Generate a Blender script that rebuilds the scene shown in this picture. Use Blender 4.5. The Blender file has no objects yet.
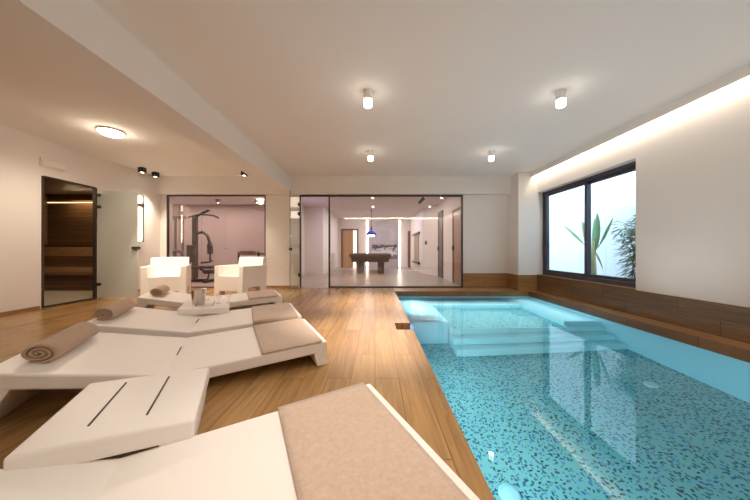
import bpy, bmesh, math, random
from mathutils import Vector, Matrix
random.seed(7)
sc = bpy.context.scene
COL = sc.collection
PI = math.pi

# ------------------------------------------------------------------ materials
def newmat(name):
    m = bpy.data.materials.new(name); m.use_nodes = True
    nt = m.node_tree; nt.nodes.clear()
    out = nt.nodes.new('ShaderNodeOutputMaterial')
    return m, nt, out

def N(nt, typ, **kw):
    n = nt.nodes.new(typ)
    for k, v in kw.items():
        if k in n.inputs: n.inputs[k].default_value = v
        else: setattr(n, k, v)
    return n

def rgb(c): return (c[0], c[1], c[2], 1.0)

def plain(name, col, rough=0.5, metal=0.0, var=0.06, vscale=6.0, bump=0.0, bscale=80.0, spec=0.5):
    m, nt, out = newmat(name)
    b = N(nt, 'ShaderNodeBsdfPrincipled', Roughness=rough, Metallic=metal)
    b.inputs['Specular IOR Level'].default_value = spec
    tc = N(nt, 'ShaderNodeTexCoord')
    no = N(nt, 'ShaderNodeTexNoise', Scale=vscale, Detail=4.0)
    nt.links.new(tc.outputs['Object'], no.inputs['Vector'])
    mx = N(nt, 'ShaderNodeMix', data_type='RGBA')
    mx.inputs[6].default_value = rgb([c * (1 - var) for c in col])
    mx.inputs[7].default_value = rgb([min(1, c * (1 + var)) for c in col])
    nt.links.new(no.outputs['Fac'], mx.inputs[0])
    nt.links.new(mx.outputs[2], b.inputs['Base Color'])
    if bump:
        n2 = N(nt, 'ShaderNodeTexNoise', Scale=bscale, Detail=3.0)
        nt.links.new(tc.outputs['Object'], n2.inputs['Vector'])
        bp = N(nt, 'ShaderNodeBump', Strength=bump, Distance=0.01)
        nt.links.new(n2.outputs['Fac'], bp.inputs['Height'])
        nt.links.new(bp.outputs['Normal'], b.inputs['Normal'])
    nt.links.new(b.outputs[0], out.inputs[0])
    return m

def emis(name, col, strength):
    m, nt, out = newmat(name)
    e = N(nt, 'ShaderNodeEmission', Strength=strength)
    e.inputs['Color'].default_value = rgb(col)
    nt.links.new(e.outputs[0], out.inputs[0])
    return m

def planks(name, long_axis, row_axis, c1, c2, seam, width=1.3, row=0.18, rough=0.32, grain=0.45, seamw=0.004, spec=0.5):
    """wood boards: brick pattern running along long_axis ('X','Y','Z') with stretched grain"""
    m, nt, out = newmat(name)
    tc = N(nt, 'ShaderNodeTexCoord')
    sp = N(nt, 'ShaderNodeSeparateXYZ'); nt.links.new(tc.outputs['Object'], sp.inputs[0])
    cb = N(nt, 'ShaderNodeCombineXYZ')
    nt.links.new(sp.outputs[long_axis], cb.inputs[0]); nt.links.new(sp.outputs[row_axis], cb.inputs[1])
    br = N(nt, 'ShaderNodeTexBrick', Scale=1.0)
    br.offset = 0.37; br.offset_frequency = 2; br.squash = 1.0
    br.inputs['Color1'].default_value = rgb(c1); br.inputs['Color2'].default_value = rgb(c2)
    br.inputs['Mortar'].default_value = rgb(seam)
    br.inputs['Mortar Size'].default_value = seamw; br.inputs['Mortar Smooth'].default_value = 0.3
    br.inputs['Brick Width'].default_value = width; br.inputs['Row Height'].default_value = row
    nt.links.new(cb.outputs[0], br.inputs['Vector'])
    mp = N(nt, 'ShaderNodeMapping'); mp.inputs['Scale'].default_value = (1.1, 16.0, 1.0)
    nt.links.new(cb.outputs[0], mp.inputs['Vector'])
    # shift the grain per board with the board colour
    ad = N(nt, 'ShaderNodeVectorMath', operation='MULTIPLY_ADD')
    ad.inputs[1].default_value = (37, 11, 23)
    nt.links.new(br.outputs['Color'], ad.inputs[0]); nt.links.new(mp.outputs[0], ad.inputs[2])
    no = N(nt, 'ShaderNodeTexNoise', Scale=1.6, Detail=6.0, Roughness=0.65, Distortion=0.6)
    nt.links.new(ad.outputs[0], no.inputs['Vector'])
    rp = N(nt, 'ShaderNodeMapRange'); rp.inputs[1].default_value = 0.25; rp.inputs[2].default_value = 0.75
    rp.inputs[3].default_value = 1 - grain; rp.inputs[4].default_value = 1 + grain * 0.55
    nt.links.new(no.outputs['Fac'], rp.inputs[0])
    mu = N(nt, 'ShaderNodeVectorMath', operation='SCALE')
    nt.links.new(br.outputs['Color'], mu.inputs[0]); nt.links.new(rp.outputs[0], mu.inputs['Scale'])
    b = N(nt, 'ShaderNodeBsdfPrincipled', Roughness=rough)
    b.inputs['Specular IOR Level'].default_value = spec
    nt.links.new(mu.outputs[0], b.inputs['Base Color'])
    bp = N(nt, 'ShaderNodeBump', Strength=0.25, Distance=0.004)
    nt.links.new(rp.outputs[0], bp.inputs['Height']); nt.links.new(bp.outputs[0], b.inputs['Normal'])
    nt.links.new(b.outputs[0], out.inputs[0])
    return m

def thin_glass(name, tint=(0.95, 0.97, 0.96), ior=1.5, extra=0.0, rough=0.0):
    m, nt, out = newmat(name)
    tr = N(nt, 'ShaderNodeBsdfTransparent'); tr.inputs['Color'].default_value = rgb(tint)
    gl = N(nt, 'ShaderNodeBsdfGlossy', Roughness=rough)
    gl.inputs['Color'].default_value = (1, 1, 1, 1)
    fr = N(nt, 'ShaderNodeFresnel')
    ge = N(nt, 'ShaderNodeNewGeometry')          # same reflectance from both faces of the pane
    io = N(nt, 'ShaderNodeMapRange'); io.inputs[3].default_value = ior; io.inputs[4].default_value = 1.0 / ior
    nt.links.new(ge.outputs['Backfacing'], io.inputs[0]); nt.links.new(io.outputs[0], fr.inputs['IOR'])
    ad = N(nt, 'ShaderNodeMath', operation='ADD', use_clamp=True); ad.inputs[1].default_value = extra
    nt.links.new(fr.outputs[0], ad.inputs[0])
    mx = N(nt, 'ShaderNodeMixShader')
    nt.links.new(ad.outputs[0], mx.inputs[0]); nt.links.new(tr.outputs[0], mx.inputs[1]); nt.links.new(gl.outputs[0], mx.inputs[2])
    nt.links.new(mx.outputs[0], out.inputs[0])
    return m

def frosted(name):
    m, nt, out = newmat(name)
    d = N(nt, 'ShaderNodeBsdfDiffuse'); d.inputs['Color'].default_value = (0.80, 0.82, 0.76, 1)
    t = N(nt, 'ShaderNodeBsdfTranslucent'); t.inputs['Color'].default_value = (0.80, 0.82, 0.76, 1)
    g = N(nt, 'ShaderNodeBsdfGlossy', Roughness=0.04)
    m1 = N(nt, 'ShaderNodeMixShader'); m1.inputs[0].default_value = 0.45
    nt.links.new(d.outputs[0], m1.inputs[1]); nt.links.new(t.outputs[0], m1.inputs[2])
    fr = N(nt, 'ShaderNodeFresnel', IOR=1.5)
    m2 = N(nt, 'ShaderNodeMixShader')
    nt.links.new(fr.outputs[0], m2.inputs[0]); nt.links.new(m1.outputs[0], m2.inputs[1]); nt.links.new(g.outputs[0], m2.inputs[2])
    nt.links.new(m2.outputs[0], out.inputs[0])
    return m

def water_mat():
    m, nt, out = newmat('clear_pool_water')
    rf = N(nt, 'ShaderNodeBsdfRefraction', IOR=1.333, Roughness=0.0); rf.inputs['Color'].default_value = (0.93, 0.99, 1.0, 1)
    gl = N(nt, 'ShaderNodeBsdfGlossy', Roughness=0.0)
    fr = N(nt, 'ShaderNodeFresnel', IOR=1.333)
    tc = N(nt, 'ShaderNodeTexCoord')
    no = N(nt, 'ShaderNodeTexNoise', Scale=2.2, Detail=2.0)
    nt.links.new(tc.outputs['Object'], no.inputs['Vector'])
    bp = N(nt, 'ShaderNodeBump', Strength=0.006, Distance=0.03)
    nt.links.new(no.outputs['Fac'], bp.inputs['Height'])
    for s in (rf, gl, fr): nt.links.new(bp.outputs[0], s.inputs['Normal'])
    mx = N(nt, 'ShaderNodeMixShader')
    nt.links.new(fr.outputs[0], mx.inputs[0]); nt.links.new(rf.outputs[0], mx.inputs[1]); nt.links.new(gl.outputs[0], mx.inputs[2])
    nt.links.new(mx.outputs[0], out.inputs[0])
    return m

def mosaic():
    m, nt, out = newmat('pebble_mosaic')
    tc = N(nt, 'ShaderNodeTexCoord')
    wn = N(nt, 'ShaderNodeTexNoise', Scale=9.0, Detail=1.0)
    nt.links.new(tc.outputs['Object'], wn.inputs['Vector'])
    wa = N(nt, 'ShaderNodeVectorMath', operation='MULTIPLY_ADD'); wa.inputs[1].default_value = (0.05, 0.05, 0.0)
    nt.links.new(wn.outputs['Color'], wa.inputs[0]); nt.links.new(tc.outputs['Object'], wa.inputs[2])
    base = N(nt, 'ShaderNodeMix', data_type='RGBA')
    base.inputs[6].default_value = (0.17, 0.51, 0.54, 1); base.inputs[7].default_value = (0.27, 0.65, 0.66, 1)
    n0 = N(nt, 'ShaderNodeTexNoise', Scale=3.0, Detail=5.0)
    nt.links.new(tc.outputs['Object'], n0.inputs['Vector']); nt.links.new(n0.outputs['Fac'], base.inputs[0])
    cur = base.outputs[2]
    for k, (rot, stretch, scale, thr, rad) in enumerate([(0.5, (1.0, 1.8, 0.0), 18.0, 0.48, 0.26), (-0.7, (1.8, 1.0, 0.0), 17.0, 0.5, 0.25), (1.2, (1.5, 1.0, 0.0), 30.0, 0.55, 0.24)]):
        mp = N(nt, 'ShaderNodeMapping'); mp.inputs['Rotation'].default_value = (0, 0, rot); mp.inputs['Scale'].default_value = stretch
        mp.inputs['Location'].default_value = (3.3 * k, 1.7 * k, 0)
        nt.links.new(wa.outputs[0], mp.inputs['Vector'])
        vo = N(nt, 'ShaderNodeTexVoronoi', Scale=scale, voronoi_dimensions='2D')
        nt.links.new(mp.outputs[0], vo.inputs['Vector'])
        sp = N(nt, 'ShaderNodeSeparateColor'); nt.links.new(vo.outputs['Color'], sp.inputs[0])
        near = N(nt, 'ShaderNodeMath', operation='LESS_THAN'); near.inputs[1].default_value = rad
        nt.links.new(vo.outputs['Distance'], near.inputs[0])
        pick = N(nt, 'ShaderNodeMath', operation='GREATER_THAN'); pick.inputs[1].default_value = thr
        nt.links.new(sp.outputs[0], pick.inputs[0])
        fac = N(nt, 'ShaderNodeMath', operation='MULTIPLY'); nt.links.new(near.outputs[0], fac.inputs[0]); nt.links.new(pick.outputs[0], fac.inputs[1])
        cr = N(nt, 'ShaderNodeValToRGB'); cr.color_ramp.interpolation = 'CONSTANT'
        el = cr.color_ramp.elements
        el[0].color = (0.012, 0.06, 0.10, 1); el[1].position = 0.34; el[1].color = (0.02, 0.16, 0.34, 1)
        for p, c in ((0.55, (0.05, 0.12, 0.11, 1)), (0.72, (0.09, 0.34, 0.62, 1)), (0.87, (0.07, 0.30, 0.36, 1))):
            e = el.new(p); e.color = c
        nt.links.new(sp.outputs[1], cr.inputs[0])
        mx = N(nt, 'ShaderNodeMix', data_type='RGBA')
        nt.links.new(fac.outputs[0], mx.inputs[0]); nt.links.new(cur, mx.inputs[6]); nt.links.new(cr.outputs[0], mx.inputs[7])
        cur = mx.outputs[2]
    b = N(nt, 'ShaderNodeBsdfPrincipled', Roughness=0.5)
    nt.links.new(cur, b.inputs['Base Color']); nt.links.new(b.outputs[0], out.inputs[0])
    return m

def terry(name, c1, c2):
    m, nt, out = newmat(name)
    tc = N(nt, 'ShaderNodeTexCoord')
    n1 = N(nt, 'ShaderNodeTexNoise', Scale=42.0, Detail=8.0, Roughness=0.8)
    nt.links.new(tc.outputs['Object'], n1.inputs['Vector'])
    n2 = N(nt, 'ShaderNodeTexNoise', Scale=260.0, Detail=2.0)
    nt.links.new(tc.outputs['Object'], n2.inputs['Vector'])
    mx = N(nt, 'ShaderNodeMix', data_type='RGBA')
    mx.inputs[6].default_value = rgb(c1); mx.inputs[7].default_value = rgb(c2)
    mr = N(nt, 'ShaderNodeMapRange'); mr.inputs[1].default_value = 0.22; mr.inputs[2].default_value = 0.78
    nt.links.new(n1.outputs['Fac'], mr.inputs[0]); nt.links.new(mr.outputs[0], mx.inputs[0])
    b = N(nt, 'ShaderNodeBsdfPrincipled', Roughness=0.95)
    b.inputs['Specular IOR Level'].default_value = 0.1
    b.inputs['Sheen Weight'].default_value = 0.3
    nt.links.new(mx.outputs[2], b.inputs['Base Color'])
    ad = N(nt, 'ShaderNodeMath', operation='ADD')
    nt.links.new(n1.outputs['Fac'], ad.inputs[0]); nt.links.new(n2.outputs['Fac'], ad.inputs[1])
    bp = N(nt, 'ShaderNodeBump', Strength=0.5, Distance=0.006)
    nt.links.new(ad.outputs[0], bp.inputs['Height']); nt.links.new(bp.outputs[0], b.inputs['Normal'])
    nt.links.new(b.outputs[0], out.inputs[0])
    return m

def marble(name, c1, c2, scale=1.3):
    m, nt, out = newmat(name)
    tc = N(nt, 'ShaderNodeTexCoord')
    no = N(nt, 'ShaderNodeTexNoise', Scale=scale, Detail=8.0, Roughness=0.65, Distortion=1.4)
    nt.links.new(tc.outputs['Object'], no.inputs['Vector'])
    cr = N(nt, 'ShaderNodeValToRGB')
    cr.color_ramp.elements[0].position = 0.35; cr.color_ramp.elements[0].color = rgb(c1)
    cr.color_ramp.elements[1].position = 0.65; cr.color_ramp.elements[1].color = rgb(c2)
    nt.links.new(no.outputs['Fac'], cr.inputs[0])
    b = N(nt, 'ShaderNodeBsdfPrincipled', Roughness=0.3)
    nt.links.new(cr.outputs[0], b.inputs['Base Color']); nt.links.new(b.outputs[0], out.inputs[0])
    return m

def painting():
    m, nt, out = newmat('grey_landscape_painting')
    tc = N(nt, 'ShaderNodeTexCoord')
    sp = N(nt, 'ShaderNodeSeparateXYZ'); nt.links.new(tc.outputs['Generated'], sp.inputs[0])
    mp = N(nt, 'ShaderNodeMapping'); mp.inputs['Scale'].default_value = (3.0, 1.0, 6.0)
    nt.links.new(tc.outputs['Object'], mp.inputs['Vector'])
    no = N(nt, 'ShaderNodeTexNoise', Scale=1.0, Detail=6.0, Distortion=1.5)
    nt.links.new(mp.outputs[0], no.inputs['Vector'])
    ad = N(nt, 'ShaderNodeMath', operation='MULTIPLY_ADD'); ad.inputs[1].default_value = 1.1; ad.inputs[2].default_value = -0.55
    nt.links.new(no.outputs['Fac'], ad.inputs[0])
    a2 = N(nt, 'ShaderNodeMath', operation='ADD'); nt.links.new(ad.outputs[0], a2.inputs[0]); nt.links.new(sp.outputs['Z'], a2.inputs[1])
    cr = N(nt, 'ShaderNodeValToRGB')
    el = cr.color_ramp.elements
    el[0].position = 0.0; el[0].color = (0.10, 0.10, 0.13, 1)
    el[1].position = 0.22; el[1].color = (0.22, 0.22, 0.26, 1)
    for p, c in ((0.32, (0.75, 0.75, 0.78, 1)), (0.62, (0.6, 0.6, 0.64, 1)), (0.72, (0.03, 0.03, 0.05, 1)), (0.9, (0.05, 0.05, 0.07, 1)), (1.0, (0.4, 0.4, 0.44, 1))):
        e = el.new(p); e.color = c
    nt.links.new(a2.outputs[0], cr.inputs[0])
    b = N(nt, 'ShaderNodeBsdfPrincipled', Roughness=0.5)
    nt.links.new(cr.outputs[0], b.inputs['Base Color']); nt.links.new(b.outputs[0], out.inputs[0])
    return m

M = {}
M['wall'] = plain('white_plaster', (0.83, 0.80, 0.765), 0.9, var=0.015, vscale=2.0, spec=0.2)
M['ceil'] = plain('white_ceiling_paint', (0.87, 0.85, 0.82), 0.9, var=0.012, vscale=1.5, spec=0.2)
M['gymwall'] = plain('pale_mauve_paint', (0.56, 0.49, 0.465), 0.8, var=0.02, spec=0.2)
M['gamewall'] = plain('cool_white_paint', (0.77, 0.74, 0.725), 0.85, var=0.02, spec=0.2)
M['floor'] = planks('oak_plank_floor', 'Y', 'X', (0.43, 0.250, 0.098), (0.33, 0.178, 0.063), (0.25, 0.135, 0.055), width=1.25, row=0.185, grain=0.42, rough=0.24)
M['woodX'] = planks('oak_plank_along_x', 'X', 'Z', (0.40, 0.21, 0.075), (0.30, 0.15, 0.055), (0.14, 0.07, 0.03), width=1.1, row=0.2, grain=0.45)
M['woodXf'] = planks('oak_coping_along_x', 'X', 'Y', (0.36, 0.19, 0.07), (0.27, 0.14, 0.05), (0.14, 0.07, 0.03), width=1.1, row=0.3, grain=0.4)
M['woodY'] = planks('oak_band_along_y', 'Y', 'Z', (0.235, 0.135, 0.062), (0.17, 0.095, 0.043), (0.09, 0.05, 0.025), width=1.15, row=0.2, grain=0.45)
M['woodYf'] = planks('oak_ledge_along_y', 'Y', 'X', (0.30, 0.16, 0.065), (0.24, 0.125, 0.05), (0.1, 0.05, 0.025), width=1.15, row=0.3, grain=0.4)
M['base'] = plain('oak_baseboard', (0.32, 0.17, 0.07), 0.45, var=0.15, vscale=4)
M['stone'] = marble('pale_stone_tiles', (0.34, 0.285, 0.245), (0.42, 0.36, 0.315), 0.7)
M['ceil2'] = plain('beige_ceiling_paint', (0.66, 0.58, 0.51), 0.9, var=0.02, spec=0.2)
M['gymfloor'] = plain('grey_rubber_floor', (0.42, 0.38, 0.37), 0.6, var=0.05)
M['shell'] = plain('white_moulded_resin', (0.88, 0.835, 0.795), 0.42, var=0.012, vscale=3, bump=0.05, bscale=300)
M['slot'] = plain('dark_slot', (0.09, 0.07, 0.06), 0.8)
M['towel'] = terry('beige_terry', (0.46, 0.33, 0.245), (0.70, 0.55, 0.44))
M['towelroll'] = terry('tan_terry', (0.40, 0.26, 0.165), (0.57, 0.405, 0.28))
M['black'] = plain('black_powder_coat', (0.022, 0.019, 0.018), 0.45, var=0.1)
M['frame'] = plain('anthracite_aluminium', (0.062, 0.056, 0.075), 0.4, var=0.08)
M['bronze'] = plain('dark_bronze_aluminium', (0.045, 0.032, 0.026), 0.4, var=0.08)
M['whitepl'] = plain('white_plastic', (0.82, 0.80, 0.77), 0.4, var=0.01)
M['steel'] = plain('brushed_steel', (0.72, 0.66, 0.60), 0.22, metal=1.0, var=0.08, vscale=30)
M['chrome'] = plain('chrome_metal', (0.8, 0.8, 0.8), 0.12, metal=1.0, var=0.03)
M['glass'] = thin_glass('clear_partition_glass', (0.95, 0.945, 0.94), 1.5, 0.02)
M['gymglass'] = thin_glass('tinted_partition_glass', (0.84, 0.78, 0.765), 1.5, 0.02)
M['winglass'] = thin_glass('window_glass', (0.97, 0.99, 1.0), 1.45, 0.0)
M['leafglass'] = thin_glass('clear_door_glass', (0.95, 0.965, 0.94), 1.16, 0.0)
M['wineglass'] = thin_glass('wine_glass', (0.93, 0.93, 0.93), 1.6, 0.06)
M['frost'] = frosted('frosted_glass')
M['water'] = water_mat()
M['mosaic'] = mosaic()
M['poolpale'] = plain('pale_blue_pool_lining', (0.40, 0.80, 0.90), 0.5, var=0.02, vscale=2)
M['poolwall'] = plain('light_blue_pool_wall', (0.38, 0.78, 0.90), 0.5, var=0.03, vscale=2)
M['poolstep'] = plain('aqua_pool_step', (0.45, 0.84, 0.90), 0.5, var=0.03, vscale=2)
M['sauna'] = planks('dark_sauna_slats', 'X', 'Z', (0.15, 0.075, 0.035), (0.105, 0.052, 0.025), (0.03, 0.015, 0.008), width=3.0, row=0.11, rough=0.5, grain=0.5)
M['saunab'] = planks('sauna_bench_wood', 'Y', 'Z', (0.18, 0.09, 0.042), (0.14, 0.07, 0.033), (0.05, 0.025, 0.012), width=3.0, row=0.06, rough=0.5, grain=0.5)
M['saunafloor'] = plain('grey_sauna_tile', (0.30, 0.26, 0.23), 0.4, var=0.06)
M['led'] = emis('warm_led', (1.0, 0.80, 0.58), 9.0)
M['ledcove'] = emis('cove_led', (1.0, 0.87, 0.72), 11.0)
M['ledrear'] = emis('rear_cove_led', (1.0, 0.87, 0.72), 9.0)
M['ledwall'] = emis('panel_led', (1.0, 0.86, 0.70), 9.0)
M['lampglow'] = emis('lamp_glow', (1.0, 0.92, 0.80), 9.0)
M['flushglow'] = emis('flush_lamp_glow', (1.0, 0.84, 0.66), 14.0)
M['saunaled'] = emis('sauna_led', (1.0, 0.60, 0.28), 2.2)
M['pendglow'] = emis('pendant_bulb', (0.85, 0.92, 1.0), 6.0)
M['blueshade'] = plain('cobalt_blue_glass', (0.02, 0.05, 0.75), 0.2, var=0.1)
M['tablewood'] = plain('dark_walnut', (0.085, 0.04, 0.025), 0.35, var=0.25, vscale=5)
M['cloth'] = plain('blue_grey_billiard_cloth', (0.42, 0.45, 0.60), 0.9, var=0.04)
M['doorwood'] = planks('warm_door_wood', 'Z', 'Y', (0.36, 0.15, 0.055), (0.32, 0.13, 0.05), (0.2, 0.08, 0.03), width=3.0, row=0.6, grain=0.3)
M['doorwoodX'] = planks('oak_door_wood', 'Z', 'X', (0.55, 0.33, 0.17), (0.48, 0.28, 0.14), (0.25, 0.13, 0.06), width=3.0, row=0.25, grain=0.3)
M['doorframe'] = plain('brown_door_frame', (0.17, 0.085, 0.05), 0.5, var=0.15)
M['greydoor'] = plain('dark_grey_door', (0.13, 0.115, 0.11), 0.5, var=0.05)
M['marble'] = marble('grey_marble_panel', (0.40, 0.38, 0.41), (0.54, 0.52, 0.55), 1.2)
M['paint'] = painting()
M['gymmetal'] = plain('gym_black_frame', (0.05, 0.047, 0.05), 0.4, var=0.1)
M['gympad'] = plain('gym_black_vinyl', (0.03, 0.028, 0.028), 0.5, var=0.1)
M['gymred'] = plain('gym_red_trim', (0.35, 0.04, 0.05), 0.5, var=0.1)
M['gymgrey'] = plain('gym_grey_weights', (0.22, 0.21, 0.215), 0.45, var=0.1)
M['leaf'] = plain('banana_leaf_green', (0.13, 0.36, 0.17), 0.5, var=0.3, vscale=8)
M['stalk'] = plain('banana_stalk', (0.36, 0.38, 0.20), 0.6, var=0.25, vscale=10)
M['bamboo'] = plain('bamboo_leaf_green', (0.055, 0.19, 0.085), 0.5, var=0.4, vscale=5)
M['cane'] = plain('bamboo_cane', (0.12, 0.20, 0.08), 0.5, var=0.2)
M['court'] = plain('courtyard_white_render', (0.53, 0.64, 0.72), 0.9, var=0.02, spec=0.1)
M['gravel'] = plain('courtyard_gravel', (0.45, 0.45, 0.44), 0.9, var=0.3, vscale=40)
M['cork'] = plain('beige_rack_panel', (0.40, 0.30, 0.22), 0.7, var=0.15)

# ------------------------------------------------------------------ mesh helpers
class MB:
    def __init__(s): s.bm = bmesh.new()
    def box(s, x0, x1, y0, y1, z0, z1):
        vs = [s.bm.verts.new((x, y, z)) for x in (x0, x1) for y in (y0, y1) for z in (z0, z1)]
        for f in ((0, 1, 3, 2), (4, 6, 7, 5), (0, 4, 5, 1), (2, 3, 7, 6), (0, 2, 6, 4), (1, 5, 7, 3)):
            s.bm.faces.new([vs[i] for i in f])
        return s
    def quad(s, pts):
        s.bm.faces.new([s.bm.verts.new(p) for p in pts]); return s
    def hexa(s, bot, top):
        """bot / top: four points each, counter-clockwise from above"""
        b = [s.bm.verts.new(p) for p in bot]; t = [s.bm.verts.new(p) for p in top]
        s.bm.faces.new(b[::-1]); s.bm.faces.new(t)
        for i in range(4):
            j = (i + 1) % 4
            s.bm.faces.new([b[i], b[j], t[j], t[i]])
        return s
    def prism(s, prof, fn0, fn1):
        """closed 2-D profile swept between two embeddings"""
        a = [s.bm.verts.new(fn0(*p)) for p in prof]; b = [s.bm.verts.new(fn1(*p)) for p in prof]
        s.bm.faces.new(a[::-1]); s.bm.faces.new(b)
        n = len(prof)
        for i in range(n):
            j = (i + 1) % n
            s.bm.faces.new([a[i], a[j], b[j], b[i]])
        return s
    def tube(s, pts, r, seg=8, cap=True):
        pts = [Vector(p) for p in pts]; rings = []
        rr = r if isinstance(r, (list, tuple)) else [r] * len(pts)
        prev = None
        for i, p in enumerate(pts):
            d = (pts[min(i + 1, len(pts) - 1)] - pts[max(i - 1, 0)]).normalized()
            up = prev if prev is not None else (Vector((0, 0, 1)) if abs(d.z) < 0.9 else Vector((1, 0, 0)))
            a = d.cross(up).normalized(); b = a.cross(d).normalized(); prev = b
            rings.append([s.bm.verts.new(p + (a * math.cos(t) + b * math.sin(t)) * rr[i]) for t in [2 * PI * k / seg for k in range(seg)]])
        for i in range(len(rings) - 1):
            for k in range(seg):
                j = (k + 1) % seg
                s.bm.faces.new([rings[i][k], rings[i][j], rings[i + 1][j], rings[i + 1][k]])
        if cap:
            s.bm.faces.new(rings[0][::-1]); s.bm.faces.new(rings[-1])
        return s
    def lathe(s, prof, c=(0, 0, 0), seg=24):
        """prof: (r, z) list"""
        rings = []
        for r, z in prof:
            if r < 1e-6: rings.append([s.bm.verts.new((c[0], c[1], c[2] + z))])
            else: rings.append([s.bm.verts.new((c[0] + r * math.cos(2 * PI * k / seg), c[1] + r * math.sin(2 * PI * k / seg), c[2] + z)) for k in range(seg)])
        for a, b in zip(rings, rings[1:]):
            for k in range(seg):
                j = (k + 1) % seg
                q = [a[k % len(a)], a[j % len(a)], b[j % len(b)], b[k % len(b)]]
                u = []
                for v in q:
                    if v not in u: u.append(v)
                if len(u) > 2: s.bm.faces.new(u)
        return s
    def build(s, name, mat, parent=None, smooth=False, bevel=0.0, seg=2, kind=None, sub=0, recalc=True):
        if recalc: bmesh.ops.recalc_face_normals(s.bm, faces=s.bm.faces[:])
        me = bpy.data.meshes.new(name); s.bm.to_mesh(me); s.bm.free()
        me.materials.append(mat)
        if smooth:
            for p in me.polygons: p.use_smooth = True
        o = bpy.data.objects.new(name, me); COL.objects.link(o)
        if parent: o.parent = parent
        if bevel:
            b = o.modifiers.new('bevel', 'BEVEL'); b.width = bevel; b.segments = seg; b.limit_method = 'ANGLE'; b.angle_limit = 0.6
        if sub:
            u = o.modifiers.new('sub', 'SUBSURF'); u.levels = sub; u.render_levels = sub
        if kind: o['kind'] = kind
        return o

def tag(o, label, cat, group=None, kind=None):
    o['label'] = label; o['category'] = cat
    if group: o['group'] = group
    if kind: o['kind'] = kind
    return o

def thing(name, label, cat, loc=(0, 0, 0), rz=0.0, group=None):
    o = bpy.data.objects.new(name, None); COL.objects.link(o)
    o.empty_display_size = 0.1
    o.location = loc; o.rotation_euler = (0, 0, rz)
    return tag(o, label, cat, group)

def copy_tree(o, parent=None):
    c = o.copy(); COL.objects.link(c); c.parent = parent
    for ch in list(o.children): copy_tree(ch, c)
    return c

def S(mb, name, mat, **kw):
    return mb.build(name, mat, kind='structure', **kw)

H = 2.92          # ceiling
YB = 6.95         # partition plane
XL, XR = -5.70, 4.0
PX0, PX1, PY0, PY1 = 0.48, 3.73, -0.9, 6.36     # pool
ZW = -0.12
YR = -1.8         # wall behind the camera

# ------------------------------------------------------------------ shell of the pool room
f = MB()
T = -0.14
f.box(XL, 0.27, YR, YB, T, 0)
f.box(0.27, PX0, YR, 3.29, T, 0); f.box(0.27, PX0, 3.59, YB, T, 0)
f.box(PX0, XR, YR, PY0, T, 0)
S(f, 'floor', M['floor'])
S(MB().box(PX0, PX1, PY1, YB, T, 0.0), 'trim_1', M['woodXf'])
S(MB().box(PX1, XR, PY0, YB, T, 0.0), 'trim_2', M['woodYf'])
# wood band low on the walls
S(MB().box(XR - 0.012, XR + 0.0, YR, 6.44, 0.0, 0.385), 'trim_3', M['woodY'])
b = MB(); b.box(2.335, 3.53, YB - 0.014, YB, 0.0, 0.385)
S(b, 'trim_4', M['woodX'])
b = MB(); b.box(3.518, 3.53, 6.45, YB - 0.014, 0.0, 0.385); b.box(3.518, XR - 0.012, 6.438, 6.45, 0.0, 0.385)
S(b, 'trim_5', M['woodX'])

# right wall with the window opening
WY0, WY1, WZ0, WZ1 = 4.02, 6.45, 0.385, 2.41
w = MB()
w.box(XR, XR + 0.3, YR, WY0, T, H); w.box(XR, XR + 0.3, WY1, 7.2, T, H)
w.box(XR, XR + 0.3, WY0, WY1, T, WZ0 - 0.005); w.box(XR, XR + 0.3, WY0, WY1, WZ1, H)
S(w, 'wall_right', M['wall'])
S(MB().box(XR - 0.012, XR + 0.29, WY0 + 0.001, WY1 - 0.001, WZ0 - 0.005, WZ0 + 0.012), 'trim_6', M['woodYf'])
S(MB().box(3.53, XR, 6.45, 7.2, 0, H), 'column', M['wall'])
# left wall with the sauna opening
SY0, SY1, SZ = 4.485, 5.355, 2.27
w = MB()
w.box(XL - 0.05, XL, YR, SY0, T, H); w.box(XL - 0.05, XL, SY1, 7.2, T, H); w.box(XL - 0.05, XL, SY0, SY1, SZ, H)
S(w, 'wall_left', M['wall'])
# back wall pieces and header
w = MB()
w.box(XL, -5.53, YB, YB + 0.2, T, 2.47); w.box(-2.9, -2.0, YB, YB + 0.2, T, 2.47); w.box(2.335, 3.6, YB, YB + 0.2, T, 2.47)
S(w, 'wall_back', M['wall'])
S(MB().box(XL, 3.53, 6.83, YB + 0.25, 2.465, H), 'lintel', M['wall'])
S(MB().box(XL - 0.2, XR + 0.3, YR - 0.2, YR, T, H), 'wall_rear', M['wall'])
S(MB().box(XL - 0.15, XR + 0.3, YR - 0.2, 7.2, H, H + 0.15), 'ceiling', M['ceil'])
S(MB().box(-2.57, -2.17, YR, 6.83, 2.52, H), 'beam', M['ceil'])
# baseboards
S(MB().box(XL, XL + 0.014, YR, SY0 - 0.04, 0, 0.05), 'baseboard_left', M['base'])
S(MB().box(XL, XL + 0.014, SY1 + 0.04, YB, 0, 0.05), 'baseboard_left_far', M['base'])
b = MB(); b.box(-2.9, -2.02, YB - 0.014, YB, 0, 0.055); b.box(XL + 0.014, -5.55, YB - 0.014, YB, 0, 0.055)
S(b, 'baseboard_back', M['base'])
# cove on the right: fascia + strip
S(MB().box(3.845, 3.862, YR, 6.45, 2.80, H), 'trim_7', M['ceil'])
o = MB().box(3.885, 3.945, YR + 0.02, 6.43, H - 0.03, H).build('led_strip', M['ledcove'])
tag(o, 'long warm light strip hidden in the ceiling cove above the window wall', 'light strip')
# cove on the wall behind the camera
tag(MB().box(-1.85, 3.83, YR + 0.05, YR + 0.11, H - 0.03, H).build('led_strip', M['ledrear']), 'horizontal light line in the rear ceiling cove, mirrored in the glass partition', 'light strip')

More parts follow.
